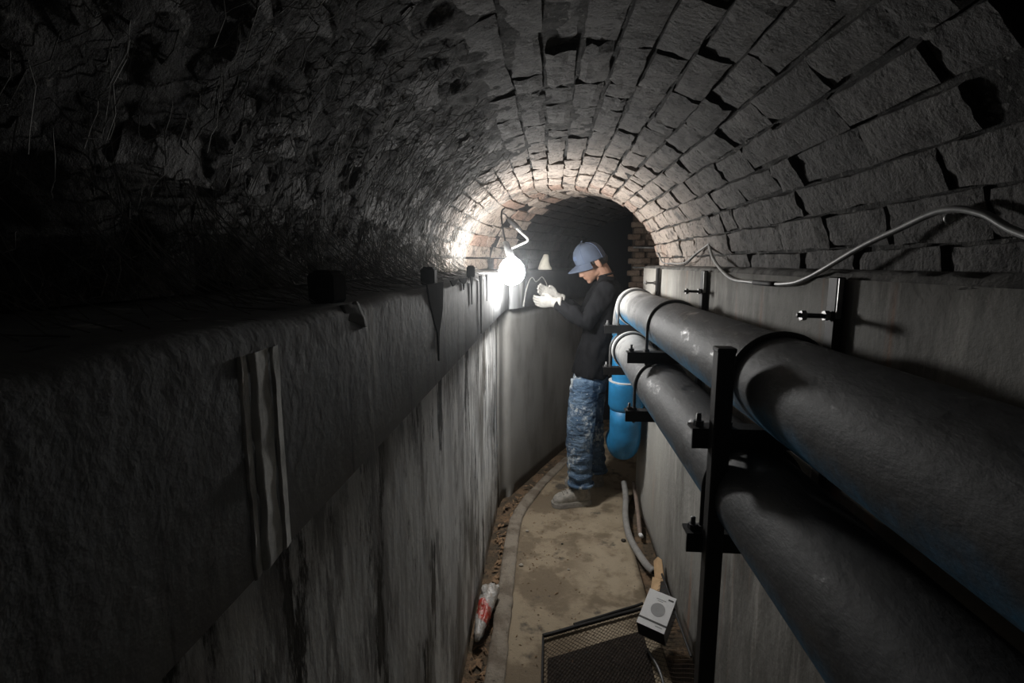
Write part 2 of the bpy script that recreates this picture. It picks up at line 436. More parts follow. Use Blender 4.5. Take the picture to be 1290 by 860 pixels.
def kerb():
    mb = MB(); rings = []
    K = resample(path_eval([(-0.205, -0.6), (-0.205, 1.8), (-0.215, 2.9), (-0.185, 3.25), (-0.075, 3.62), (0.04, 3.93), (0.17, 4.25)], 10), 0.03)
    for i, p in enumerate(K):
        t = K[min(i + 1, len(K) - 1)] - K[max(i - 1, 0)]; t.normalize(); nx = Vector((t.y, -t.x, 0))
        f = 1 - 0.5 * max(0, (p.y - 3.3)) / 0.9
        w = (0.04 + 0.007 * N3(p, 5) + .004 * N3(p, 17)) * (1 - 0.3 * max(0, p.y - 3.3)); h = (0.017 + 0.006 * N3(p, 9) + .003 * N3(p, 23)) * f
        prof = [(-w - .004, -.05), (-w, h * .55), (-w * .8, h), (-w * .3, h + .003), (w * .3, h + .001), (w * .85, h * .9), (w, h * .5), (w + .003, -.05)]
        rings.append([p + nx * (a + 0.003 * N3(p + Vector((0, 0, a * 40)), 14)) + Vector((0, 0, z + 0.003 * N3(p + Vector((a * 30, 0, 0)), 22))) for a, z in prof])
    mb.rings(rings); return mb
struct('trim_1', kerb(), 'kerb', 'low worn concrete kerb beside the left gutter', True)

# ------------------------------------------------------------------ left wall (two finishes), band with ledge
def wall_strip(pts, z0, z1, thick, nz=14, rough=0.004):
    mb = MB(); back = offset(pts, -thick); rings = []
    for p, q in zip(pts, back):
        col = []
        for k in range(nz):
            z = z0 + (z1 - z0) * k / (nz - 1); d = rough * N3((p.x * 3, p.y * 3, z * 2), 1.6)
            col.append(Vector((p.x + d, p.y, z)))
        col += [Vector((q.x, q.y, z1)), Vector((q.x, q.y, z0))]
        rings.append(col)
    return mb.rings(rings)
near_l = [p for p in left_pts if p.y <= 3.36]
far_l = [p for p in left_pts if p.y >= 3.34]
BB, BT = 1.34, 1.592      # band bottom and top
wl = struct('wall_left', wall_strip(near_l, -0.05, BB + 0.02, 0.35), 'wall_low', 'streaked white-stained lower concrete wall on the left', True)
wl2 = struct('wall_left', wall_strip(far_l, -0.05, BB + 0.02, 0.35), 'wall_far', 'plain grey plastered lower wall where the passage bends', True)
def band(pts, depth, b0=BB, ch=0.004):
    mb = MB(); rings = []
    b = offset(pts, depth); k = offset(pts, -0.36)
    for p, q in zip(b, k):
        e = 0.006 * N3((p.x, p.y * 5, 1), 2.0); w = 0.002 * N3((p.x, p.y * 6, 5), 1)
        t = (p - q).normalized()
        f = lambda d, z: Vector((p.x, p.y, 0)) - t * d + Vector((0, 0, z))
        rings.append([f(ch, b0), f(0, b0 + ch), f(w, 1.45), f(0, BT - .014 + e * .4), f(.008, BT - .003 + e), f(.03, BT + e * .6), f(.16, BT + .004), Vector((q.x, q.y, BT + 0.01)), Vector((q.x, q.y, b0))])
    return mb.rings(rings)
bd_near = [p for p in left_pts if p.y <= 3.72]
bd_far = [p for p in left_pts if p.y >= 3.66]
bandn = struct('trim_2', band(bd_near, 0.052), 'band', 'grey streaked concrete beam projecting along the left wall', True)
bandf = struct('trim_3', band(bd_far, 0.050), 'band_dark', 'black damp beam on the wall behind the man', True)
# black tar drips, cracks and pale seep on the beam face
BX = -0.286
def drip(poly_yz, x=BX, th=0.004):
    mb = MB(); mb.prism([(x + 0.0025, y, z) for y, z in poly_yz], (-th, 0, 0)); return mb
for poly in ([(1.18, 1.60), (1.36, 1.60), (1.345, 1.53), (1.315, 1.49), (1.30, 1.475), (1.29, 1.40), (1.28, 1.475), (1.25, 1.50), (1.20, 1.56)],
             [(2.06, 1.60), (2.14, 1.60), (2.13, 1.56), (2.12, 1.40), (2.105, 1.36), (2.095, 1.45), (2.08, 1.57)],
             [(1.84, 1.60), (1.885, 1.60), (1.88, 1.575), (1.868, 1.56), (1.862, 1.50), (1.855, 1.555), (1.845, 1.58)],
             [(1.60, 1.60), (1.76, 1.60), (1.745, 1.588), (1.70, 1.58), (1.69, 1.562), (1.68, 1.582), (1.63, 1.59)],
             [(2.27, 1.60), (2.34, 1.60), (2.325, 1.58), (2.315, 1.52), (2.305, 1.48), (2.30, 1.54), (2.285, 1.585)],
             [(1.46, 1.60), (1.58, 1.60), (1.56, 1.588), (1.50, 1.582)]):
    tag(obj('tar_drip', drip(poly), 'tar', bandn), 'black tar run from the ledge')
def seep():
    mb = MB()
    for (yc, w, x, ph) in ((0.478, 0.020, 0.0045, 0), (0.450, 0.008, 0.003, 3), (0.507, 0.009, 0.003, 7)):
        def P(u, v):   # a ridge of lime: long slope towards the far end, short one towards the near end
            z = 1.343 + 0.222 * u; ww = w * (0.9 + 0.3 * N3((u * 5, ph, 0)))
            h = (v / .125 if v < .125 else 1 - (v - .125) / .875) * x * (.75 + .6 * N3((u * 8, ph, 3)))
            return (BX + 0.001 + h, yc + 0.0015 * N3((u * 4, ph, 8)) + ww * (v * 2 - 1), z)
        mb.grid(P, 30, 9)
    return mb
tag(obj('seep_streak', seep(), 'grey_lime', bandn, True), 'pale vertical lime streak running down the beam')
def flap():
    mb = MB()
    def P(u, v): # a curled flake of render hanging from the ledge edge
        y = 0.70 + 0.06 * u; c = v * 1.9
        return (BX - 0.004 + 0.009 * math.sin(c * 0.9) * (0.35 + u * 0.65), y + 0.01 * v * u, 1.592 - 0.040 * v * (0.5 + 0.5 * u) + 0.004 * N3((u * 4, v * 4, 2)))
    mb.grid(P, 9, 9); return mb
fo = obj('peeling_render', flap(), 'band_flake', bandn, True)
so = fo.modifiers.new('s', 'SOLIDIFY'); so.thickness = 0.004

# ------------------------------------------------------------------ right wall
RIGHT = [(0.625, -0.6), (0.625, 1.5), (0.628, 3.0), (0.632, 3.62), (0.66, 3.72), (0.80, 3.95), (1.05, 4.5), (1.45, 5.5)]
right_pts = resample([Vector((x, y, 0)) for x, y in RIGHT], 0.08)
WT = 1.615
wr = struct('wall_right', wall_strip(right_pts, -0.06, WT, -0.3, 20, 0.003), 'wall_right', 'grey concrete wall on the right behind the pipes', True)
def fillet():
    mb = MB(); rings = []
    pts = [p for p in resample([Vector((x, y, 0)) for x, y in RIGHT[:4]], 0.025)]
    for p in pts:
        n = N3((p.x, p.y * 9, 0)); n2 = N3((p.x + 9, p.y * 23, 0))
        prof = [(0.10, WT - .01), (0.014, WT - .004), (.004 - .008 * n, WT - .003 + .006 * n2), (.010 + .012 * n2, WT + .012), (.022 + .01 * n, WT + .016 + .010 * n2), (.045, WT + .020), (.12, WT + .022)]
        rings.append([Vector((p.x + a, p.y, z)) for a, z in prof])
    return mb.rings(rings)
struct('trim_4', fillet(), 'fillet', 'rough mortar bed between right wall and vault', True)

# ------------------------------------------------------------------ vault: mortar shell and bricks
CP = resample(path_eval([(0.06, -0.6), (0.06, 1.5), (0.06, 3.0), (0.07, 3.45), (0.16, 3.72), (0.32, 4.06), (0.52, 4.5), (0.95, 5.45)], 8), 0.02)
CS = [0.0]
for a, b in zip(CP, CP[1:]): CS.append(CS[-1] + (b - a).length)
def centre(s):
    import bisect
    i = min(max(bisect.bisect_right(CS, s) - 1, 0), len(CP) - 2)
    f = (s - CS[i]) / (CS[i + 1] - CS[i]); p = CP[i].lerp(CP[i + 1], f)
    t = CP[min(i + 3, len(CP) - 1)] - CP[max(i - 3, 0)]; t.normalize()
    return p, Vector((t.y, -t.x, 0))
A, B, ZC = 0.615, 0.525, 1.60
ARC = [0.0]; NARC = 400
for i in range(NARC):
    th = PI * (i + .5) / NARC; ARC.append(ARC[-1] + math.hypot(A * math.sin(th), B * math.cos(th)) * PI / NARC)
def theta(a):
    import bisect
    a = min(max(a, 0), ARC[-1] * .9999); i = bisect.bisect_right(ARC, a) - 1
    return PI * (i + (a - ARC[i]) / (ARC[i + 1] - ARC[i])) / NARC
def vault(s, a, d):
    """point on the vault: s along the tunnel, a arc length from the right springing, d depth behind the face"""
    p, nx = centre(s); th = theta(a)
    cx, cz = A * math.cos(th), B * math.sin(th)
    n = Vector((cx / A / A, cz / B / B)); n.normalize()
    return p + nx * (cx + n.x * d) + Vector((0, 0, ZC + cz + n.y * d))
SEND = next(s for p, s in zip(CP, CS) if p.y > 3.62)
def crust(s, a):
    """how far the shell stands behind the brick face: the left haunch is smeared over by a rough crust"""
    p, _ = centre(s); u = a / ARC[-1]
    base = 0.022
    left = max(0, min(1, (u - 0.50) / 0.12)) * max(0, min(1, (2.75 - p.y) / 0.6))
    crown = max(0, min(1, (u - 0.36) / 0.1)) * max(0, min(1, (p.y - 1.2) / 0.3)) * max(0, min(1, (2.5 - p.y) / 0.4))
    k = max(left, crown * 0.75)
    q = Vector((s * 9, a * 9, 0)); n = N3(q) * 0.7 + N3(q * 2.7) * 0.45 + N3(q * 6.5) * 0.25
    return base * (1 - k) + k * (-0.001 + 0.016 * n) + 0.002 * N3(q * 4)
def shell(s0, s1, ns, na):
    mb = MB(); mb.grid(lambda u, v: vault(s0 + (s1 - s0) * u, ARC[-1] * (0.001 + 0.998 * v), crust(s0 + (s1 - s0) * u, ARC[-1] * v)), ns, na)
    return mb
c1 = struct('ceiling', shell(0.0, SEND + 0.02, 260, 150), 'mortar', 'sooty brick barrel vault over the near tunnel', True)
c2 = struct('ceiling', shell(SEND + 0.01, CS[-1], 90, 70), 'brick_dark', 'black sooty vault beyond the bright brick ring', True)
def outer(s0, s1):
    mb = MB(); mb.grid(lambda u, v: vault(s0 + (s1 - s0) * u, ARC[-1] * v, 0.09), 30, 40); return mb
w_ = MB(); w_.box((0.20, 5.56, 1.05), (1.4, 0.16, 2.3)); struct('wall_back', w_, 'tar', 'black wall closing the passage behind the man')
obj('vault_back', outer(0.0, CS[-1]), 'brick_dark', c1, True)
def brick(s0, s1, a0, a1, proud, seed, rough, nu=7, nv=5):
    mb = MB(); J = lambda: random.uniform(-1, 1)
    cs = [[J() * rough * 0.8, J() * rough * 0.55] for _ in range(4)]
    tilt = J() * rough * 0.6, J() * rough * 0.6
    def P(u, v, d):
        e = [cs[0], cs[1], cs[2], cs[3]]
        w = [(1 - u) * (1 - v), u * (1 - v), u * v, (1 - u) * v]
        ds = sum(wi * c[0] for wi, c in zip(w, e)); da = sum(wi * c[1] for wi, c in zip(w, e))
        wob = 0.0045 * N3((u * 4 + seed * 2.3, v * 3, seed * .7 + 9)); wos = 0.004 * N3((u * 3 + 7, v * 4 + seed * 1.9, seed))
        return vault(s0 + (s1 - s0) * u + ds + wos, a0 + (a1 - a0) * v + da + wob, d + tilt[0] * (u - .5) + tilt[1] * (v - .5))
    idx = {}
    for i in range(nu):
        for j in range(nv):
            u, v = i / (nu - 1), j / (nv - 1)
            edge = (i in (0, nu - 1)) + (j in (0, nv - 1))
            d = proud + (0.002 + 0.010 * max(0, N3((u * 5 + seed * 1.7, v * 5, seed * .3 + 4)))) * edge + rough * 0.55 * N3((u * 2.2 + seed * 3.1, v * 2.2, seed)) + .0028 * N3((u * 6 + seed * 5.1, v * 4, seed))
            idx[i, j] = len(mb.v); mb.v.append(P(u, v, d))
    for i in range(nu - 1):
        for j in range(nv - 1): mb.f.append((idx[i, j], idx[i + 1, j], idx[i + 1, j + 1], idx[i, j + 1]))
    rim = [(i, 0) for i in range(nu)] + [(nu - 1, j) for j in range(1, nv)] + [(i, nv - 1) for i in range(nu - 2, -1, -1)] + [(0, j) for j in range(nv - 2, 0, -1)]
    o = len(mb.v)
    for i, j in rim: mb.v.append(P(i / (nu - 1), j / (nv - 1), 0.06))
    for k in range(len(rim)):
        k2 = (k + 1) % len(rim); mb.f.append((idx[rim[k]], idx[rim[k2]], o + k2, o + k))
    return mb
NC = 22; CW = ARC[-1] / NC
cnt = 0
for c in range(NC):
    s = 0.86 + random.uniform(-.1, .1); k = c % 2
    while s < SEND - 0.02:
        u = (c + .5) / NC
        L = (0.235 if random.random() < .74 else 0.125) * random.uniform(.9, 1.1)
        if s < 1.5 and u > 0.5: L = 0.27
        e = min(s + L, SEND)
        if SEND - e < 0.06: e = SEND
        py = centre((s + e) / 2)[0].y
        rough = 0.009 if u < 0.55 else 0.011
        proud = random.uniform(-0.005, 0.007) + (0.018 if random.random() < 0.06 and py < 2.9 else 0)
        g = random.uniform(.0035, .0065)
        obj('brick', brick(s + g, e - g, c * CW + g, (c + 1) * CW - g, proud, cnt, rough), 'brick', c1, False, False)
        cnt += 1; s = e
cnt2 = 0
for c in range(NC):
    s = SEND + 0.03 + random.uniform(0, .14) * (c % 2)
    while s < CS[-1] - 0.3:
        L = 0.24 * random.uniform(.9, 1.1); e = s + L
        y = centre(s)[0].y
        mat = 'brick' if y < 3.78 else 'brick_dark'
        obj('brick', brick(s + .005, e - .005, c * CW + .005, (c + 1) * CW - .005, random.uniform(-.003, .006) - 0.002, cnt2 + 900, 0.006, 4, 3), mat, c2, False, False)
        cnt2 += 1; s = e
print('bricks', cnt, cnt2)
# short lead-in bricks nearest the camera are too dark to pick apart: joined
def lead():
    mb = MB()
    for c in range(NC):
        s = 0.05
        while s < 0.70:
            b = brick(s + .005, s + .235, c * CW + .005, (c + 1) * CW - .005, random.uniform(-.004, .005), s * 7 + c, .008, 4, 3)
            mb.add(b.v, b.f); s += .24
    return mb
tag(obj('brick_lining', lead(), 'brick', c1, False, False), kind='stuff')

# ------------------------------------------------------------------ brick end wall of the far chamber
def endwall():
    mb = MB(); mb.box((1.72, 5.5, 1.05), (1.78, 0.16, 2.3)); return mb
wb = struct('wall_back', endwall(), 'brown_mortar', 'bare reddish brick wall at the far end of the passage')
bm_cache = []
for i in range(6):
    mb = MB(); mb.box((0, 0, 0), (random.uniform(.085, .135), 0.05, 0.054), bev=0.008)
    for v in mb.v: v += Vector((0, 0.004 * N3((v.x * 30, i * 3.3, v.z * 30)), 0.003 * N3((v.x * 20, i * 7.7, 4))))
    me = mb.mesh('brick'); fix_normals(me); bm_cache.append(me)
for r in range(24):
    for c in range(5):
        o = obj('brick', random.choice(bm_cache), 'brick_red', wb, recalc=False)
        o.location = (0.90 + c * 0.128 + (-0.06 if r % 2 else 0) * random.uniform(.3, 1.2), 5.41 + random.uniform(-.014, .008), 0.64 + r * 0.0605)
for z, yy, lab in ((1.795, 5.2, 'upper thin iron bar across the far brick wall'), (1.60, 5.2, 'lower thin iron bar across the far brick wall')):
    t = thing('iron_bar', lab, 'bar', (1.0, yy, z), 'iron bars on the far brick wall')
    obj('rod', MB().tube([(0.80, yy, z + .005), (1.25, yy, z - .004)], 0.009, 8), 'steel', t, True)
    obj('bracket', MB().tube([(1.2, yy, z - .003), (1.2, 5.44, z - .003)], 0.008, 8), 'rust', t, True)

# ------------------------------------------------------------------ ledge blocks, plaster lump, cobwebs
for i, (x, y, s, h, lab) in enumerate(((-0.312, 0.705, .040, .042, 'large black wooden block on the left ledge nearest the camera'),
                            (-0.312, 1.315, .037, .042, 'black wooden block on the left ledge halfway to the lamp'),
                            (-0.312, 2.02, .034, .042, 'small black block on the left ledge beside the lamp glare'))):
    R = Matrix.Rotation(0.15 * (i - 1), 3, 'Z')
    mb = MB(); mb.box((x, y, BT + h / 2 + 0.002), (s, s, h), R, 0.004)
    for v in mb.v: v += Vector((0.003 * N3(v, 30), 0, 0.003 * N3(v + Vector((5, 0, 0)), 30)))
    t = thing('wooden_block', lab, 'block', (x, y, BT), 'blocks along the left ledge')
    obj('block_body', mb, 'black_wood', t)
    cap = MB(); cap.box((x, y, BT + h + 0.003), (s * .7, s * .7, 0.006), R, 0.002)
    obj('nail_plate', cap, 'black_wood', t)

mb = MB()
rings = []
for z, w, d, dx in ((0, .052, .04, 0), (.012, .053, .04, 0), (.03, .044, .034, -.004), (.06, .034, .028, -.003), (.09, .026, .024, .004), (.112, .02, .018, .006), (.118, .008, .008, .004)):
    rings.append([Vector((-0.045 + dx + w * math.cos(k * PI / 7) * (1 + .12 * N3((k, z * 40, 0), .9)), 4.05 + d * math.sin(k * PI / 7), BT + .006 + z + .004 * N3((k * 2, z * 30, 4)))) for k in range(14)])
mb.rings(rings)
tag(obj('plaster_lump', mb, 'foam', smooth=True), 'cream tapered lump of plaster standing on the dark ledge behind the lamp', 'plaster')

# pale M-shaped lime outline on the black beam
def on_band(x, z):
    pts = offset(left_pts, 0.053)
    for a, b in zip(pts, pts[1:]):
        if a.x <= x <= b.x:
            f = (x - a.x) / (b.x - a.x + 1e-9); return Vector((x, a.y + (b.y - a.y) * f, z))
    return Vector((x, pts[0].y if x < pts[0].x else pts[-1].y, z))
mpts = smooth_pts([on_band(x, z) for x, z in ((-0.190, 1.345), (-0.183, 1.40), (-0.170, 1.47), (-0.150, 1.53), (-0.131, 1.545), (-0.110, 1.515), (-0.090, 1.525), (-0.065, 1.545), (-0.035, 1.50), (-0.025, 1.45), (-0.02, 1.40))], 6)
mb = MB(); mb.tube(mpts, [0.0035 + 0.003 * abs(N3((i * .4, 2, 0))) + 0.003 * max(0, 1 - i / 18) for i in range(len(mpts))], 8)
tag(obj('lime_outline', mb, 'lime', bandf, True), 'pale lime outline of two joined humps on the black beam')

def cobwebs():
    mb = MB(); rnd = random.Random(3)
    for i in range(2600):
        s = 0.75 + 3.1 * rnd.random() ** 0.8; u = 0.62 + 0.37 * rnd.random() ** 0.7
        a = ARC[-1] * u; L = rnd.uniform(.03, .14)
        p0 = vault(s, a, 0.004)
        q = vault(s + rnd.uniform(-.06, .06), min(a + L, ARC[-1] * .995), rnd.uniform(-.018, .003))
        pts = []
        for k in range(5):
            t = k / 4; p = p0.lerp(q, t) + Vector((0, 0, -0.02 * math.sin(PI * t) * rnd.random()))
            p += Vector((N3((i, t * 3, 1)), N3((i, t * 3, 2)), N3((i, t * 3, 3)))) * 0.008; pts.append(p)
        mb.tube(pts, rnd.uniform(.0004, .0011) * min(1, .35 + s * .3), 3, False)
    for i in range(260): # strands from the vault down to the ledge
        s = 0.8 + 2.6 * rnd.random(); p0 = vault(s, ARC[-1] * rnd.uniform(.90, .97), 0.0)
        y = centre(s)[0].y
        q = Vector((-0.30 - 0.15 * rnd.random(), y + rnd.uniform(-.12, .05), BT + .006))
        pts = [p0.lerp(q, k / 4) + Vector((0, 0, -0.02 * math.sin(PI * k / 4))) for k in range(5)]
        mb.tube(pts, rnd.uniform(.0005, .001), 3, False)
    return mb
tag(obj('cobweb', cobwebs(), 'web', recalc=False), 'dusty cobweb fibres hanging from the left side of the vault', 'cobweb', kind='stuff')

# ------------------------------------------------------------------ pipes
P1 = Vector((0.497, 0, 1.65 - 0.256)); P2 = Vector((0.456, 0, 1.65 - 0.500)); PR = 0.10; VY = 3.30
def ring_at(mb, c, axis, r0, r1, w, n=48):
    a = Vector(axis)
    pts = [(r0, -w / 2), (r1, -w / 2), (r1, w / 2), (r0, w / 2)]
    u = a.orthogonal().normalized(); v = a.cross(u)
    rings = [[Vector(c) + (u * math.cos(2 * PI * k / n) + v * math.sin(2 * PI * k / n)) * r + a * h for r, h in pts] for k in range(n)]
    return mb.rings(rings, closed=True)
up = thing('drain_pipe', 'upper grey-blue plastic pipe along the right wall ending in a blue drop pipe', 'pipe', (P1.x, 0.0, P1.z - PR))
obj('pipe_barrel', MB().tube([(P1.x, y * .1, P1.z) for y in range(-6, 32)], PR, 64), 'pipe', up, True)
el = [Vector((P1.x, 3.10 + 0.20 * math.sin(t), P1.z - 0.20 + 0.20 * math.cos(t))) for t in [PI / 2 * k / 12 for k in range(13)]]
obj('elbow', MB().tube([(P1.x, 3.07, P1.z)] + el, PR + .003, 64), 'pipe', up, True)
tag(obj('collar', ring_at(MB(), (P1.x, 3.06, P1.z), (0, 1, 0), PR - .002, PR + .012, 0.07), 'pvc_ring', up), 'pale socket collar at the far end')
tag(obj('seal_ring', ring_at(MB(), (P1.x, 3.02, P1.z), (0, 1, 0), PR - .002, PR + .007, 0.012), 'rubber', up), 'black rubber ring')
tag(obj('drop_pipe', MB().tube([(P1.x, VY, z) for z in (1.20, 1.0, .88, .84)], PR - .004, 64), 'pvc', up, True), 'clean bright blue vertical pipe')
sock = [(.90, PR - .002), (.90, PR + .012), (.885, PR + .014), (.74, PR + .014), (.725, PR + .006), (.70, PR - .002)]
mb = MB(); mb.rings([[Vector((P1.x + r * math.cos(2 * PI * k / 64), VY + r * math.sin(2 * PI * k / 64), z)) for k in range(64)] for z, r in sock])
tag(obj('drop_socket', mb, 'pvc', up, True), 'wider blue socket on the vertical pipe')
tag(obj('socket_lip', ring_at(MB(), (P1.x, VY, .90), (0, 0, 1), PR - .004, PR + .015, .006), 'pvc_ring', up), 'thin pale lip')
el2 = [Vector((P1.x + 0.0, VY + 0.13 - 0.13 * math.cos(t), 0.56 - 0.13 * math.sin(t))) for t in [PI / 2 * k / 12 for k in range(13)]]
tag(obj('bottom_elbow', MB().tube([(P1.x, VY, .74), (P1.x, VY, .62)] + el2 + [el2[-1] + Vector((0, .10, 0))], PR + .001, 64), 'pvc', up, True), 'dark blue bend at the foot of the vertical pipe')

lp = thing('drain_pipe', 'lower grey-blue plastic pipe beneath the upper one along the right wall', 'pipe', (P2.x, 0, P2.z - PR))
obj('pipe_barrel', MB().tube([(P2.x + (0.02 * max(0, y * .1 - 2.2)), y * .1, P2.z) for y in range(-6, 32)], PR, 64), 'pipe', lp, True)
tag(obj('collar', ring_at(MB(), (P2.x + .014, 2.98, P2.z), (0, 1, 0), PR - .002, PR + .013, 0.06), 'pvc_ring', lp), 'pale socket collar at the far end')
tag(obj('seal_ring', ring_at(MB(), (P2.x + .013, 2.935, P2.z), (0, 1, 0), PR - .002, PR + .007, 0.012), 'rubber', lp), 'black rubber ring')
obj('tee_branch', MB().tube([(P2.x + .015, 3.0, P2.z), (P2.x + .03, 3.22, P2.z)], PR + .006, 64), 'pvc', lp, True)

# ------------------------------------------------------------------ pipe frames
def hexnut(mb, c, axis, r, h):
    a = Vector(axis); u = a.orthogonal().normalized(); v = a.cross(u)
    return mb.rings([[Vector(c) + (u * math.cos(PI * k / 3) + v * math.sin(PI * k / 3)) * r + a * t for k in range(6)] for t in (0, h)])
def ubolt(px, pz, y, zb):
    mb = MB(); r = PR + .006; pts = [(px - r, y, zb - .055), (px - r, y, zb - .01)]
    pts += [(px + r * math.cos(PI - PI * k / 24), y, pz + r * math.sin(PI - PI * k / 24)) for k in range(25)]
    pts += [(px + r, y, zb - .01), (px + r, y, zb - .055)]
    return mb.tube(pts, 0.0062, 10)
def angle_bar(x0, x1, y, ztop, h=0.045, d=0.045, t=0.006):
    mb = MB(); prof = [(0, 0), (d, 0), (d, -t), (t, -t), (t, -h), (0, -h)]
    mb.rings([[Vector((x, y - d / 2 + a, ztop + b)) for a, b in prof] for x in (x0, x1)])
    return mb
FRAMES = [(1.13, 'nearest black steel pipe frame with a tall floor post'), (2.10, 'middle black steel pipe bracket halfway along the right wall'), (3.00, 'farthest black steel pipe bracket at the blue drop pipe')]
for fi, (y, lab) in enumerate(FRAMES):
    t = thing('pipe_bracket', lab, 'bracket', (0.61, y, 0), 'steel brackets under the two pipes')
    mb = MB(); mb.box((0.612, y + .03, 1.255), (0.018, 0.036, 0.73), bev=.002)
    obj('wall_strut', mb, 'iron', t)
    if fi < 2:
        mb = MB(); mb.box((0.6095, y + .012, 1.575), (0.010, 0.008, 0.085)); tag(obj('strut_edge', mb, 'steel', t), 'bare galvanised edge')
    for (p, xoff, nm) in ((P1, 0, 0), (P2, 0, 1)):
        zb = p.z - PR
        b = obj('crossbar', angle_bar(0.312, 0.622, y, zb), 'iron', t)
        ub = obj('u_bolt', ubolt(p.x, p.z, y, zb), 'iron' if fi == 0 else 'rod', t, True)
        for sx in (-1, 1):
            for dz in (0, -.02):
                nb = MB(); hexnut(nb, (p.x + sx * (PR + .006), y, zb + dz), (0, 0, 1), .0115, .010); obj('nut', nb, 'rod', ub)
        sb = MB(); sb.tube([(0.330, y, zb - .03), (0.330, y, zb + .028)], .0055, 10)
        obj('stud', sb, 'rod', b, True)
        nb = MB(); hexnut(nb, (0.330, y, zb), (0, 0, 1), .011, .012); obj('stud_nut', nb, 'rod', b)
    rb = MB(); rb.tube([(0.625, y + .03, 1.535), (0.535, y + .03, 1.538)], .0055, 10)
    rd = obj('threaded_rod', rb, 'rod', t, True)
    for nx_ in (.552, .600):
        nb = MB(); hexnut(nb, (nx_, y + .03, 1.537), (-1, 0, 0), .0115, .010); obj('nut', nb, 'steel', rd)
    if fi == 0:
        mb = MB(); mb.box((0.3625, y - .042, 0.735), (0.036, 0.036, 1.47), bev=.003); obj('floor_post', mb, 'iron', t)
        mb = MB(); mb.box((0.3625, y - .042, 0.006), (0.10, 0.10, 0.012), bev=.002); obj('foot_plate', mb, 'iron', t)
        mb = MB(); mb.box((0.3625, y - .042, 1.472), (0.039, 0.039, 0.010), bev=.002); obj('post_cap', mb, 'iron', t)

# ------------------------------------------------------------------ cables on the right
cp = smooth_pts([(0.655, .55, 1.625), (0.652, .77, 1.686), (0.648, .85, 1.724), (0.640, .92, 1.735), (0.635, 1.02, 1.71), (0.628, 1.12, 1.680), (0.618, 1.30, 1.615), (0.612, 1.42, 1.595), (0.612, 1.66, 1.592), (0.618, 1.85, 1.600), (0.632, 2.08, 1.66), (0.655, 2.24, 1.728)], 10)
pc = thing('power_cable', 'grey cable sagging along the right side of the vault', 'cable', (0.62, 1.4, 1.59))
obj('sheath', MB().tube(cp, .0058, 10), 'cable', pc, True)
obj('tape_joint', MB().tube([cp[72], cp[74], cp[76], cp[78]], .0072, 10), 'rubber', pc, True)
mb = MB(); mb.ell((0.648, .915, 1.722), (.008, .006, .008), 10, 6)
tag(obj('cable_clip', mb, 'steel', pc, True), 'small shiny clip')
wp = thing('thin_wire', 'thin double wire from the cable end to the bright brick ring', 'cable', (0.62, 2.6, 1.65))
w1 = smooth_pts([(0.655, 2.24, 1.728), (0.636, 2.36, 1.690), (0.626, 2.50, 1.652), (0.618, 2.75, 1.648), (0.618, 2.95, 1.652), (0.63, 3.1, 1.690), (0.64, 3.25, 1.712)], 8)
obj('wire', MB().tube(w1, .0032, 6), 'cable', wp, True)
obj('wire', MB().tube([p + Vector((.004, .03, -.012 * math.sin(i / 9))) for i, p in enumerate(w1[:-6])], .003, 6), 'rubber', wp, True)

# ------------------------------------------------------------------ work lamp and hanging arm
wl_ = thing('work_lamp', 'glaring white bulb hung on a hook over the left ledge', 'lamp', LAMP_POS)
prof = [(.085, .014), (.078, .024), (.060, .048), (.035, .066), (0, .074), (-.035, .066), (-.060, .045), (-.072, .018)]
mb = MB(); mb.rings([[LAMP_POS + Vector((r * math.cos(2 * PI * k / 24), r * math.sin(2 * PI * k / 24), z)) for k in range(24)] for z, r in prof])
bulb = obj('bulb', mb, 'glow', wl_, True)
hp = [(.083, .020), (.10, .024), (.135, .020), (.165, .016), (.17, .008)]
mb = MB(); sk = [Vector((-.02 * i / 4, .0, 0)) for i in range(5)]
mb.rings([[LAMP_POS + Vector((-.035 * (z - .07) / .1 + r * math.cos(2 * PI * k / 20), r * math.sin(2 * PI * k / 20), z)) for k in range(20)] for z, r in hp])
obj('lamp_holder', mb, 'rod', wl_, True)
top = LAMP_POS + Vector((-.035, 0, .165))
obj('hook_wire', MB().tube(smooth_pts([top, top + Vector((-.012, 0, .06)), top + Vector((-.022, .01, .13)), top + Vector((-.02, .02, .17)), top + Vector((-.005, .03, .185))], 6), .005, 8), 'iron', wl_, True)
ca = thing('hanging_arm', 'dark clamp with a shiny bent metal arm hanging above the lamp', 'clamp', (-0.21, 3.12, 1.85))
obj('clamp_grip', MB().tube([(-.262, 3.14, 1.918), (-.245, 3.13, 1.90), (-.21, 3.12, 1.868), (-.17, 3.1, 1.825)], [.006, .015, .016, .010], 12), 'iron', ca, True)
obj('bent_arm', MB().tube(smooth_pts([(-.205, 3.10, 1.852), (-.165, 3.1, 1.815), (-.140, 3.1, 1.792), (-.142, 3.1, 1.776), (-.175, 3.1, 1.760), (-.235, 3.1, 1.734)], 6), .0075, 10), 'steel', ca, True)
obj('link_wire', MB().tube(smooth_pts([(-.29, 3.14, 1.94), (-.275, 3.14, 1.935), (-.262, 3.14, 1.918)], 5), .004, 8), 'iron', ca, True)

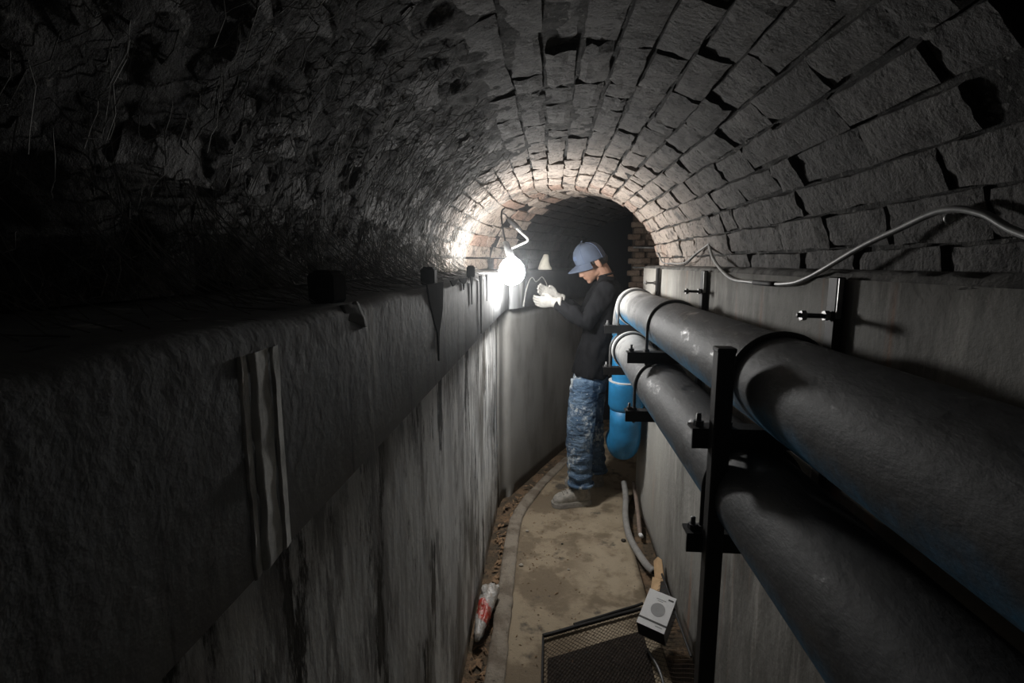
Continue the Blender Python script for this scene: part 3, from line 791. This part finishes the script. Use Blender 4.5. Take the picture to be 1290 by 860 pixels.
# ------------------------------------------------------------------ the man
man = thing('person', 'person in blue cap, dark shirt, white gloves and spattered jeans, looking down at his hands', 'person', (0.24, 3.5, 0))
HO = Vector((0.290, 3.545, 1.650)); PT = math.radians(33)
YAW = math.radians(10)   # turned slightly towards the open passage
RZ = Matrix.Rotation(YAW, 3, 'Z')
FV = RZ @ Vector((-math.cos(PT), 0, -math.sin(PT))); UV = RZ @ Vector((-math.sin(PT), 0, math.cos(PT))); YV = RZ @ Vector((0, -1, 0))
def H(f, u, y=0): return HO + FV * f + UV * u + YV * y
HR = Matrix((FV, YV, UV)).transposed()
def ring_e(c, rx, ry, n=28, tilt=0.0, pw=1.0):
    out = []
    for k in range(n):
        a = 2 * PI * k / n
        x = rx * math.copysign(abs(math.cos(a)) ** pw, math.cos(a)); y = ry * math.copysign(abs(math.sin(a)) ** pw, math.sin(a))
        out.append(Vector((c[0] + x, c[1] + y, c[2] + x * tilt)))
    return out
YC = 3.56
TORSO = [(.80, .285, .118, .170), (.885, .285, .120, .172), (1.0, .302, .113, .165), (1.15, .335, .104, .165), (1.3, .365, .102, .182), (1.42, .385, .100, .190), (1.49, .390, .080, .160), (1.535, .385, .058, .09), (1.565, .375, .052, .060)]
b = MB()
b.rings([ring_e((x, YC, z), rx * .94, ry * .94) for z, x, rx, ry in TORSO])
b.tube([(0.385, YC, 1.50), (0.36, 3.553, 1.57), (0.325, 3.548, 1.63)], [.06, .056, .054], 16)
b.ell(H(.012, .055), (.098, .076, .090), 24, 16, HR)
b.ell(H(.050, -.015), (.062, .060, .075), 20, 14, HR)
b.ell(H(.060, -.055), (.048, .046, .045), 18, 12, HR)
b.ell(H(.088, -.088), (.020, .024, .017), 14, 10, HR)
b.ell(H(.020, -.06), (.060, .055, .030), 16, 10, HR)
b.tube([H(.098, .022), H(.112, -.004), H(.124, -.026), H(.106, -.034)], [.010, .012, .0135, .010], 12)
b.ell(H(.112, -.030, .012), (.010, .008, .008), 10, 8, HR); b.ell(H(.112, -.030, -.012), (.010, .008, .008), 10, 8, HR)
b.ell(H(.106, -.052), (.009, .022, .006), 12, 8, HR); b.ell(H(.102, -.063), (.010, .020, .007), 12, 8, HR)
b.ell(H(.092, .022), (.016, .050, .010), 14, 8, HR)
for sy in (1, -1):
    b.ell(H(-.004, -.012, sy * .078), (.019, .007, .032), 14, 10, HR @ Matrix.Rotation(.25, 3, 'Y'))
    b.ell(H(-.013, -.008, sy * .083), (.010, .008, .030), 12, 8, HR)
SHN = Vector((0.365, 3.395, 1.475)); ELN = Vector((0.235, 3.385, 1.262)); WRN = Vector((0.040, 3.42, 1.388))
SHF = Vector((0.365, 3.725, 1.475)); ELF = Vector((0.235, 3.74, 1.27)); WRF = Vector((0.055, 3.60, 1.405))
for a, e_, w in ((SHN, ELN, WRN), (SHF, ELF, WRF)):
    b.tube([Vector((0.385, YC, 1.45)).lerp(a, .5), a, a.lerp(e_, .5), e_, e_.lerp(w, .4), w, w + (w - e_).normalized() * .02], [.06, .056, .046, .040, .040, .028, .018], 16)
LEG = {'n': [(.243, 3.465, .86, .088), (.222, 3.43, .68, .080), (.205, 3.40, .50, .058), (.212, 3.395, .36, .056), (.222, 3.39, .20, .045), (.232, 3.39, .09, .042)],
       'f': [(.315, 3.655, .86, .088), (.312, 3.675, .68, .080), (.305, 3.69, .50, .058), (.320, 3.70, .36, .056), (.34, 3.705, .20, .045), (.352, 3.705, .09, .042)]}
for k in 'nf': b.tube([p[:3] for p in LEG[k]], [p[3] for p in LEG[k]], 18)
body = obj('body', remesh(b, .0055, 3), 'skin', man, True)
for sy in (1, -1): tag(obj('eye', MB().ell(H(.090, .004, sy * .030), (.011, .012, .010), 12, 8, HR), 'eye', body, True))
# hair under the cap
hb = MB(); hb.ell(H(-.018, .045), (.078, .074, .092), 22, 14, HR); hb.ell(H(-.055, -.005), (.045, .056, .045), 16, 10, HR); hb.ell(H(.012, .022, .066), (.022, .010, .030), 12, 8, HR); hb.ell(H(.012, .022, -.066), (.022, .010, .030), 12, 8, HR)
obj('hair', remesh(hb, .005, 2), 'hair', man, True)
# cap: crown with high front, brim, button, seam
def crown_pt(v, a, g=0.0):
    c, s = math.cos(a), math.sin(a)
    edge = 0.022 + 0.026 * c
    h = edge + (0.156 + 0.010 * c - edge) * v
    k = (1 - v ** 3.0) ** 0.5
    return H(.010 - .012 * v + (.104 + g) * c * k, h + g * v, (.084 + g) * s * k)
mb = MB(); mb.rings([[crown_pt(i / 14 * .998, 2 * PI * k / 36) for k in range(36)] for i in range(15)], cap=True)
capo = obj('cap', mb, 'cap', man, True)
def brim(u, v, dz=0):
    a = (u - .5) * 2 * 1.3; c, s = math.cos(a), math.sin(a)
    ext = .074 * max(0, math.cos(a * 1.2)) ** .5
    e = crown_pt(0, a)
    d = (FV * (0.4 + .6 * c) + YV * s * .25)
    drop = -.040 * (abs(u - .5) * 2) ** 1.6 * (1 - .3 * abs(u - .5))
    return e + d * ext * v + UV * (-.012 * v + drop * v + dz)
mb = MB(); mb.grid(lambda u, v: brim(u, v, .003), 24, 8); n0 = len(mb.v); mb.grid(lambda u, v: brim(u, v, -.002), 24, 8)
for i in range(23): mb.f.append((i * 8 + 7, (i + 1) * 8 + 7, n0 + (i + 1) * 8 + 7, n0 + i * 8 + 7))
obj('brim', mb, 'cap', capo, True)
mb = MB(); mb.ell(crown_pt(1, 0), (.008, .008, .005), 10, 6, HR); obj('button', mb, 'cap', capo, True)
for a in (0.95, -0.95, 2.2, -2.2):
    mb = MB(); mb.tube([crown_pt(i / 12 * .98, a, .0008) for i in range(13)], .0018, 5); obj('seam', mb, 'cap_dark', capo, True)
mb = MB(); mb.grid(lambda u, v: crown_pt(.30 + .22 * v, -.22 + .70 * u, .0015), 10, 5); tag(obj('cap_badge', mb, 'cap_dark', capo, True), 'small dark embroidered patch')
# shirt
def cloth(amp, fx, fz, ph):
    return lambda p: amp * (N3((p.x * fx + ph, p.y * fx, p.z * fz)) + 0.5 * N3((p.x * fx * 2.3, p.y * fx * 2.3 + ph, p.z * fz * 2.1)))
b = MB()
b.rings([ring_e((x, YC, z), rx + .012, ry + .010, tilt=-.05) for z, x, rx, ry in TORSO[1:]])
for a, e_, w in ((SHN, ELN, WRN), (SHF, ELF, WRF)):
    b.tube([Vector((0.385, YC, 1.45)).lerp(a, .4), a, a.lerp(e_, .5), e_, e_.lerp(w, .35), e_.lerp(w, .7), w], [.076, .074, .066, .060, .056, .046, .038], 18)
obj('shirt', remesh(b, .0065, 3, cloth(.010, 17, 12, 3)), 'shirt', man, True)
mb = MB(); mb.tube(ring_e((.368, 3.556, 1.572), .058, .062, 24, .25), .007, 8, closed=True); obj('collar', mb, 'shirt', man, True)
# jeans
b = MB()
b.rings([ring_e((x, YC, z), rx, ry) for x, z, rx, ry in ((.284, .93, .112, .16), (.284, .85, .120, .17), (.280, .78, .115, .165))])
LJ = {'n': [(.243, 3.465, .86, .100), (.226, 3.435, .72, .098), (.210, 3.405, .55, .094), (.208, 3.40, .42, .090), (.212, 3.395, .28, .084), (.216, 3.39, .19, .080), (.222, 3.39, .140, .080)],
      'f': [(.315, 3.655, .86, .098), (.313, 3.675, .72, .092), (.308, 3.69, .55, .086), (.318, 3.70, .40, .083), (.335, 3.705, .25, .080), (.348, 3.705, .112, .076)]}
for k in 'nf': b.tube([p[:3] for p in LJ[k]], [p[3] for p in LJ[k]], 22)
def jfold(p):
    low = max(0, min(1, (.42 - p.z) / .3))
    return .006 * N3((p.x * 12, p.y * 12, p.z * 14)) + .007 * low * math.sin(p.z * 95 + 3 * N3((p.x * 14, p.y * 14, 0))) + .004 * N3((p.x * 30, p.y * 30, p.z * 34))
jo = obj('jeans', remesh(b, .0065, 2, jfold), 'denim', man, True)
for k in 'nf':
    c = LJ[k][-1]; mb = MB(); mb.tube(ring_e((c[0], c[1], c[2] + .012), .083, .082, 28), .011, 8, closed=True); obj('turn_up', mb, 'denim', jo, True)
# shoes
def shoe(heel, toe, nm):
    d = (toe - heel); L = d.length; d.normalize(); s = Vector((d.y, -d.x, 0))
    b = MB(); rings = []
    prof = [(0.0, .028, .02, .10), (.03, .040, .012, .125), (.09, .044, .010, .135), (.14, .047, .010, .120), (.19, .051, .010, .100), (.235, .052, .010, .086), (.265, .045, .012, .072), (.285, .026, .018, .052)]
    for f, w, z0, z1 in prof:
        c = heel + d * f * L / .285; r = []
        for k in range(20):
            a = 2 * PI * k / 20; cs, sn = math.cos(a), math.sin(a)
            r.append(c + s * w * math.copysign(abs(cs) ** .75, cs) + Vector((0, 0, (z0 + z1) / 2 + (z1 - z0) / 2 * math.copysign(abs(sn) ** .8, sn))))
        rings.append(r)
    b.rings(rings); b.tube([heel + d * .065 + Vector((0, 0, .07)), heel + d * .06 + Vector((0, 0, .135))], [.048, .046], 18)
    up_ = obj('shoe', remesh(b, .005, 2), 'shoe', man, True)
    sb = MB(); pr_ = [(-.008, .024), (.02, .046), (.09, .049), (.15, .053), (.20, .058), (.24, .058), (.275, .048), (.296, .022)]
    ol = [heel + d * f * L / .285 + s * w for f, w in pr_] + [heel + d * f * L / .285 - s * w for f, w in pr_[::-1]]
    sb.rings([[p + Vector((0, 0, z)) for p in ol] for z in (.002, .030)]); obj('sole', sb, 'sole', up_)
    sb = MB(); sb.rings([[p.lerp(heel + d * .14, .05) + Vector((0, 0, z)) for p in ol] for z in (.030, .038)]); obj('welt', sb, 'lace', up_)
    for i in range(4):
        f = .115 + .026 * i; c = heel + d * f; z = .138 - .45 * (.026 * i)
        lb = MB(); lb.tube([c + s * w + Vector((0, 0, z - .35 * abs(w))) for w in (-.03, -.015, 0, .015, .03)], .0035, 6); obj('lace', lb, 'lace', up_, True)
shoe(Vector((0.285, 3.405, 0.0)), Vector((0.035, 3.345, 0.0)), 'near')
shoe(Vector((0.405, 3.715, 0.0)), Vector((0.135, 3.70, 0.0)), 'far')
# gloves: palm, four unequal curled fingers, thumb
def glove(w, d, up_v, side, curl, nm):
    d = d.normalized(); up_v = (up_v - d * up_v.dot(d)).normalized(); s = d.cross(up_v).normalized() * side
    P = lambda f, a, u: w + d * f + s * a + up_v * u
    b = MB()
    b.tube([P(-.045, 0, 0), P(-.01, 0, 0), P(.01, 0, 0)], [.038, .036, .034], 16)
    rr = []
    for f, wd, t in ((-.005, .030, .022), (.02, .036, .020), (.05, .043, .018), (.08, .044, .016), (.092, .040, .012)):
        rr.append([P(f, wd * math.cos(2 * PI * k / 18), t * math.sin(2 * PI * k / 18)) for k in range(18)])
    b.rings(rr)
    for i, (a, L) in enumerate(((-.029, .064), (-.0095, .073), (.0095, .069), (.0285, .055))):
        pts = [P(.075, a * .9, 0)]; ang = 0.15; p = P(.085, a, 0); pts.append(p)
        for j, seg in enumerate((.42, .33, .27)):
            ang += curl * (0.5 if j == 0 else 1.0); sp = a * 1.2
            p = p + (d * math.cos(ang) + up_v * math.sin(ang)) * L * seg - s * sp * .03; pts.append(p)
        b.tube(pts, [.011, .0108, .0104, .0098, .0085], 10)
    b.tube([P(.012, -.026, .004), P(.035, -.043, .014), P(.060, -.046, .026), P(.080, -.038, .036)], [.015, .0135, .012, .0095], 10)
    g = obj('glove', remesh(b, .0036, 2, lambda p: .0012 * N3((p.x * 90, p.y * 90, p.z * 90))), 'glove', man, True)
    cf = MB(); cf.tube([P(-.058, 0, 0), P(-.05, 0, 0), P(-.03, 0, 0)], [.041, .042, .040], 18); obj('cuff', cf, 'glove', g, True)
glove(WRN + Vector((-.022, .006, .004)), Vector((-.96, .22, .02)), Vector((.05, 1, .35)), 1, .34, 'near')
glove(WRF + Vector((-.022, -.010, .012)), Vector((-.84, -.20, .42)), Vector((.1, -1, .30)), -1, .26, 'far')

# ------------------------------------------------------------------ things on the floor
# plastic bag in the gutter
def bag():
    mb = MB(); rings = []; A0 = Vector((-0.305, 2.02, 0.0)); B0 = Vector((-0.278, 2.33, 0.03))
    for i in range(15):
        t = i / 14; c = A0.lerp(B0, t); r = (.010 + .036 * t ** .6) * (1 if t < .85 else 1 - (t - .85) * 2.2)
        rings.append([c + Vector((r * math.cos(a) * (1 + .55 * N3((t * 6, k * 1.1, 1))), .02 * N3((t * 4, k, 3)), .008 + r * .75 * (1 + math.sin(a)) * (1 + .45 * N3((t * 6, k * .8, 7))))) for k, a in enumerate([2 * PI * q / 18 for q in range(18)])])
    return mb.rings(rings)
bt = thing('plastic_bag', 'crumpled white and red plastic bag in the left gutter', 'bag', (-.28, 2.25, 0))
obj('bag_body', bag(), 'bag', bt, True)
mb = MB(); mb.grid(lambda u, v: (-.295 + .05 * u + .01 * N3((u * 4, v * 4, 9)), 2.345 + .07 * v, .015 + .02 * abs(N3((u * 5, v * 5, 2)))), 8, 8)
obj('bag_end', mb, 'bag', bt, True)

# carton: white top with print, black body, tilted on the mesh
bx = Vector((0.475, 2.06, 0.145)); 
ex = Vector((0.86, -0.50, -.05)).normalized(); ey = Vector((0.42, 0.72, 0.42)); ey = (ey - ex * ey.dot(ex)).normalized(); ez = ex.cross(ey)
BR = Matrix((ex, ey, ez)).transposed(); W_, D_, H_ = .118, .165, .095
t = thing('carton', 'small white and black carton with a grey disc printed on top, resting on the mesh', 'box', (bx.x, bx.y, 0.03))
mb = MB(); mb.box(bx, (W_, D_, H_), BR, .0015); obj('carton_body', mb, 'box_black', t)
tp = lambda x, y, h=.0006: bx + ex * x + ey * y + ez * (H_ / 2 + h)
def plate(x0, x1, y0, y1, h=.0006): return MB().prism([tp(x0, y0, h), tp(x1, y0, h), tp(x1, y1, h), tp(x0, y1, h)], -ez * (h + .0004))
face = obj('carton_top', plate(-W_ / 2, W_ / 2, -D_ / 2, D_ / 2, .001), 'box_white', t)
obj('carton_side', MB().prism([bx + ex * (W_ / 2 + .0006) + ey * y + ez * z for y, z in ((-D_ / 2, H_ / 2), (D_ / 2, H_ / 2), (D_ / 2, -H_ / 2), (-D_ / 2, -H_ / 2))], -ex * .001), 'print_grey', t)
mb = MB(); mb.prism([tp(.004 + .030 * math.cos(2 * PI * k / 32), .004 + .030 * math.sin(2 * PI * k / 32), .0018) for k in range(32)], -ez * .0012); tag(obj('printed_disc', mb, 'print_grey', face), 'flat grey disc')
obj('printed_line', plate(-W_ / 2, W_ / 2, -.056, -.048, .0018), 'print_dark', face)
obj('printed_line', plate(-.018, .024, .050, .0525, .0018), 'print_grey', face)
obj('printed_line', plate(-.010, .012, .042, .0440, .0018), 'print_grey', face)
obj('printed_line', plate(.030, .052, .060, .067, .0018), 'print_dark', face)
obj('printed_line', plate(.016, .044, -.067, -.064, .0018), 'print_grey', face)

# expanded metal mesh
def sheet(a, bq):
    """a: across from the path's middle to the wall (then up it), bq: towards the camera"""
    flat = .46; R_ = .07
    if a < flat: x, z = a, 0.0
    elif a < flat + R_ * PI / 2 * .85:
        q = (a - flat) / R_; x, z = flat + R_ * math.sin(q), R_ * (1 - math.cos(q))
    else:
        q = PI / 2 * .85; k = a - flat - R_ * q; x, z = flat + R_ * math.sin(q) + k * math.cos(q), R_ * (1 - math.cos(q)) + k * math.sin(q)
    X = -.016 + x; ytop = 2.065 + .47 * min(x, .5)
    return Vector((X, ytop - bq, .014 + z + .006 * N3((a * 6, bq * 6, 1)) + .012 * max(0, .5 - abs(bq - .25)) * (a < .4) * 0))
ms = thing('mesh_sheet', 'dark expanded metal mesh sheet lying on the path and curling up the right wall', 'mesh', (.2, 1.95, 0))
def strands():
    mb = MB(); cw, chh = .020, .0115; NA = int(.68 / cw); NB = int(.62 / chh); w = .0012
    for j in range(NB):
        for i in range(NA * 2):
            a0, a1 = i * cw / 2, (i + 1) * cw / 2
            s0 = chh * .5 * (1 if (i + j) % 2 else -1); s1 = -s0
            p, q = sheet(a0, .012 + j * chh + s0), sheet(a1, .012 + j * chh + s1)
            n = Vector((0, w, 0)); z = Vector((0, 0, w * 1.3))
            mb.add([p - n, p + z, p + n, q - n, q + z, q + n], [(0, 3, 4, 1), (1, 4, 5, 2)])
    return mb
tag(obj('mesh_strands', strands(), 'mesh', ms, recalc=False), kind='stuff')
obj('frame_bar', MB().tube([sheet(.46 * k / 10, 0) + Vector((0, 0, .006)) for k in range(11)], .009, 8), 'iron', ms)
obj('frame_bar', MB().tube([sheet(.14 + .34 * k / 10, -.025 - .012 * k / 10) + Vector((0, 0, .0)) for k in range(11)], .007, 8), 'iron', ms)
obj('frame_bar', MB().tube([sheet(0, .62 * k / 10) + Vector((0, 0, .003)) for k in range(11)], .005, 8), 'iron', ms)
obj('frame_bar', MB().tube([sheet(.68, .52 * k / 10) for k in range(11)], .005, 8), 'iron', ms)
obj('frame_bar', MB().tube(smooth_pts([(.42, 1.98, .05), (.45, 1.90, .035), (.455, 1.80, .03), (.44, 1.68, .03)], 6), .006, 8), 'rod', ms, True)
mb = MB(); mb.grid(lambda u, v: sheet(.02 + .43 * u, .12 + .50 * v) + Vector((0, 0, -.010)), 20, 20)
tag(obj('grime', mb, 'liner', ms, True), 'dark brown grime caught under the mesh')

# hoses and torn cardboard by the right wall
h1 = smooth_pts([(0.535, 3.52, .11), (.530, 3.38, .06), (.505, 3.22, .03), (.490, 3.02, .022), (.497, 2.86, .022), (.535, 2.66, .022), (.565, 2.58, .024)], 8)
t = thing('rubber_hose', 'grey hose curving along the foot of the right wall', 'hose', (.5, 3.0, 0)); obj('hose_wall', MB().tube(h1, .020, 14), 'hose', t, True)
obj('hose_bore', MB().tube([h1[-1] - (h1[-1] - h1[-2]).normalized() * .002, h1[-1] + (h1[-1] - h1[-2]).normalized() * .001], .013, 14), 'rubber', t)
t = thing('conduit_pipe', 'thin brownish conduit lying between the grey hose and the wall', 'conduit', (.58, 3.1, 0))
obj('conduit_wall', MB().tube(smooth_pts([(.60, 3.5, .12), (.59, 3.3, .06), (.572, 3.1, .03), (.56, 2.98, .015)], 6), .013, 12), 'hose_brown', t, True)
obj('conduit_end', MB().tube([(.56, 2.985, .016), (.567, 2.955, .014)], .012, 12), 'box_white', t, True)
t = thing('cardboard_scrap', 'torn brown cardboard scrap at the hose end by the right wall', 'cardboard', (.56, 2.5, 0))
mb = MB(); mb.prism([(.555, 2.50, .012), (.600, 2.49, .03), (.602, 2.58, .095), (.585, 2.60, .10), (.562, 2.585, .085)], (.004, .004, -.002)); obj('upright_flap', mb, 'kraft', t)
mb = MB(); mb.prism([(.525, 2.45, .008), (.565, 2.43, .012), (.585, 2.50, .030), (.545, 2.515, .034)], (0, 0, .004)); obj('folded_flap', mb, 'kraft', t)
mb = MB(); mb.prism([(.555, 2.425, .004), (.60, 2.40, .006), (.605, 2.49, .028), (.57, 2.49, .024)], (0, 0, .004)); tag(obj('dark_flap', mb, 'box_black', t), 'dark underside of the torn card')

def pebble(c, r, seed, mat, lab):
    mb = MB(); mb.ell((0, 0, 0), (r, r * .8, r * .55), 10, 7)
    for v in mb.v: v *= 1 + .25 * N3(v * (1.2 / r) + Vector((seed, 0, 0)))
    for v in mb.v: v += Vector(c) + Vector((0, 0, r * .45))
    tag(obj('stone', mb, mat, smooth=True), lab, 'stone', 'loose stones on the path')
pebble((.452, 2.92, 0), .016, 1, 'stone_dark', 'dark stone on the path by the grey hose end')
pebble((-.145, 2.62, 0), .013, 2, 'stone', 'pale stone on the path beside the kerb')
pebble((.115, 2.60, 0), .008, 3, 'stone', 'small pale stone in the middle of the path')
pebble((-.128, 2.99, 0), .011, 4, 'stone', 'pale stone chip beside the kerb nearest the man')
pebble((.085, 2.86, 0), .007, 5, 'stone_dark', 'tiny dark stone in the middle of the path')
def litter():
    mb = MB(); rnd = random.Random(5)
    for i in range(420):
        if i < 300:
            y = rnd.uniform(1.5, 4.2); x0 = -.335 if y < 3.3 else -.335 + (y - 3.3) * .40
            x = x0 + rnd.uniform(.02, .10); z = -.026 + rnd.random() * .012
            if y > 3.1: x += rnd.random() * .09; z += .02
        else:
            y = rnd.uniform(1.9, 3.6); x = rnd.uniform(-.14, .2); z = .003
            if y > 3.3: x += .12
        a = rnd.uniform(0, PI); L = rnd.uniform(.006, .03 if i < 300 else .01); w = L * rnd.uniform(.15, .5)
        u = Vector((math.cos(a), math.sin(a), rnd.uniform(-.2, .3))) * L; v = Vector((-math.sin(a), math.cos(a), 0)) * w
        c = Vector((x, y, z)); n = Vector((0, 0, .003))
        mb.add([c - u, c - v, c + u, c + v, c + n], [(0, 1, 4), (1, 2, 4), (2, 3, 4), (3, 0, 4), (3, 2, 1, 0)])
    return mb
tag(obj('leaf_litter', litter(), 'leaf', recalc=False), 'dry brown litter and grit along the left gutter', 'litter', kind='stuff')

# ------------------------------------------------------------------ haze volume added for the glow around the lamp
if HAZE > 0:
    hm = bpy.data.materials.new('glow_haze'); hm.use_nodes = True; nt = hm.node_tree; nt.nodes.clear()
    vs = nt.nodes.new('ShaderNodeVolumeScatter'); vs.inputs['Density'].default_value = HAZE; vs.inputs['Anisotropy'].default_value = 0.88
    vs.inputs['Color'].default_value = (0.9, 0.95, 1, 1)
    ou = nt.nodes.new('ShaderNodeOutputMaterial'); nt.links.new(vs.outputs[0], ou.inputs['Volume'])
    M['haze'] = hm
    mb = MB(); mb.box((0.4, 2.45, 1.1), (3.4, 6.6, 2.6))
    hz = obj('glow_haze', mb, 'haze'); tag(hz, 'thin haze added through the tunnel for the lamp glow', 'haze', kind='stuff')
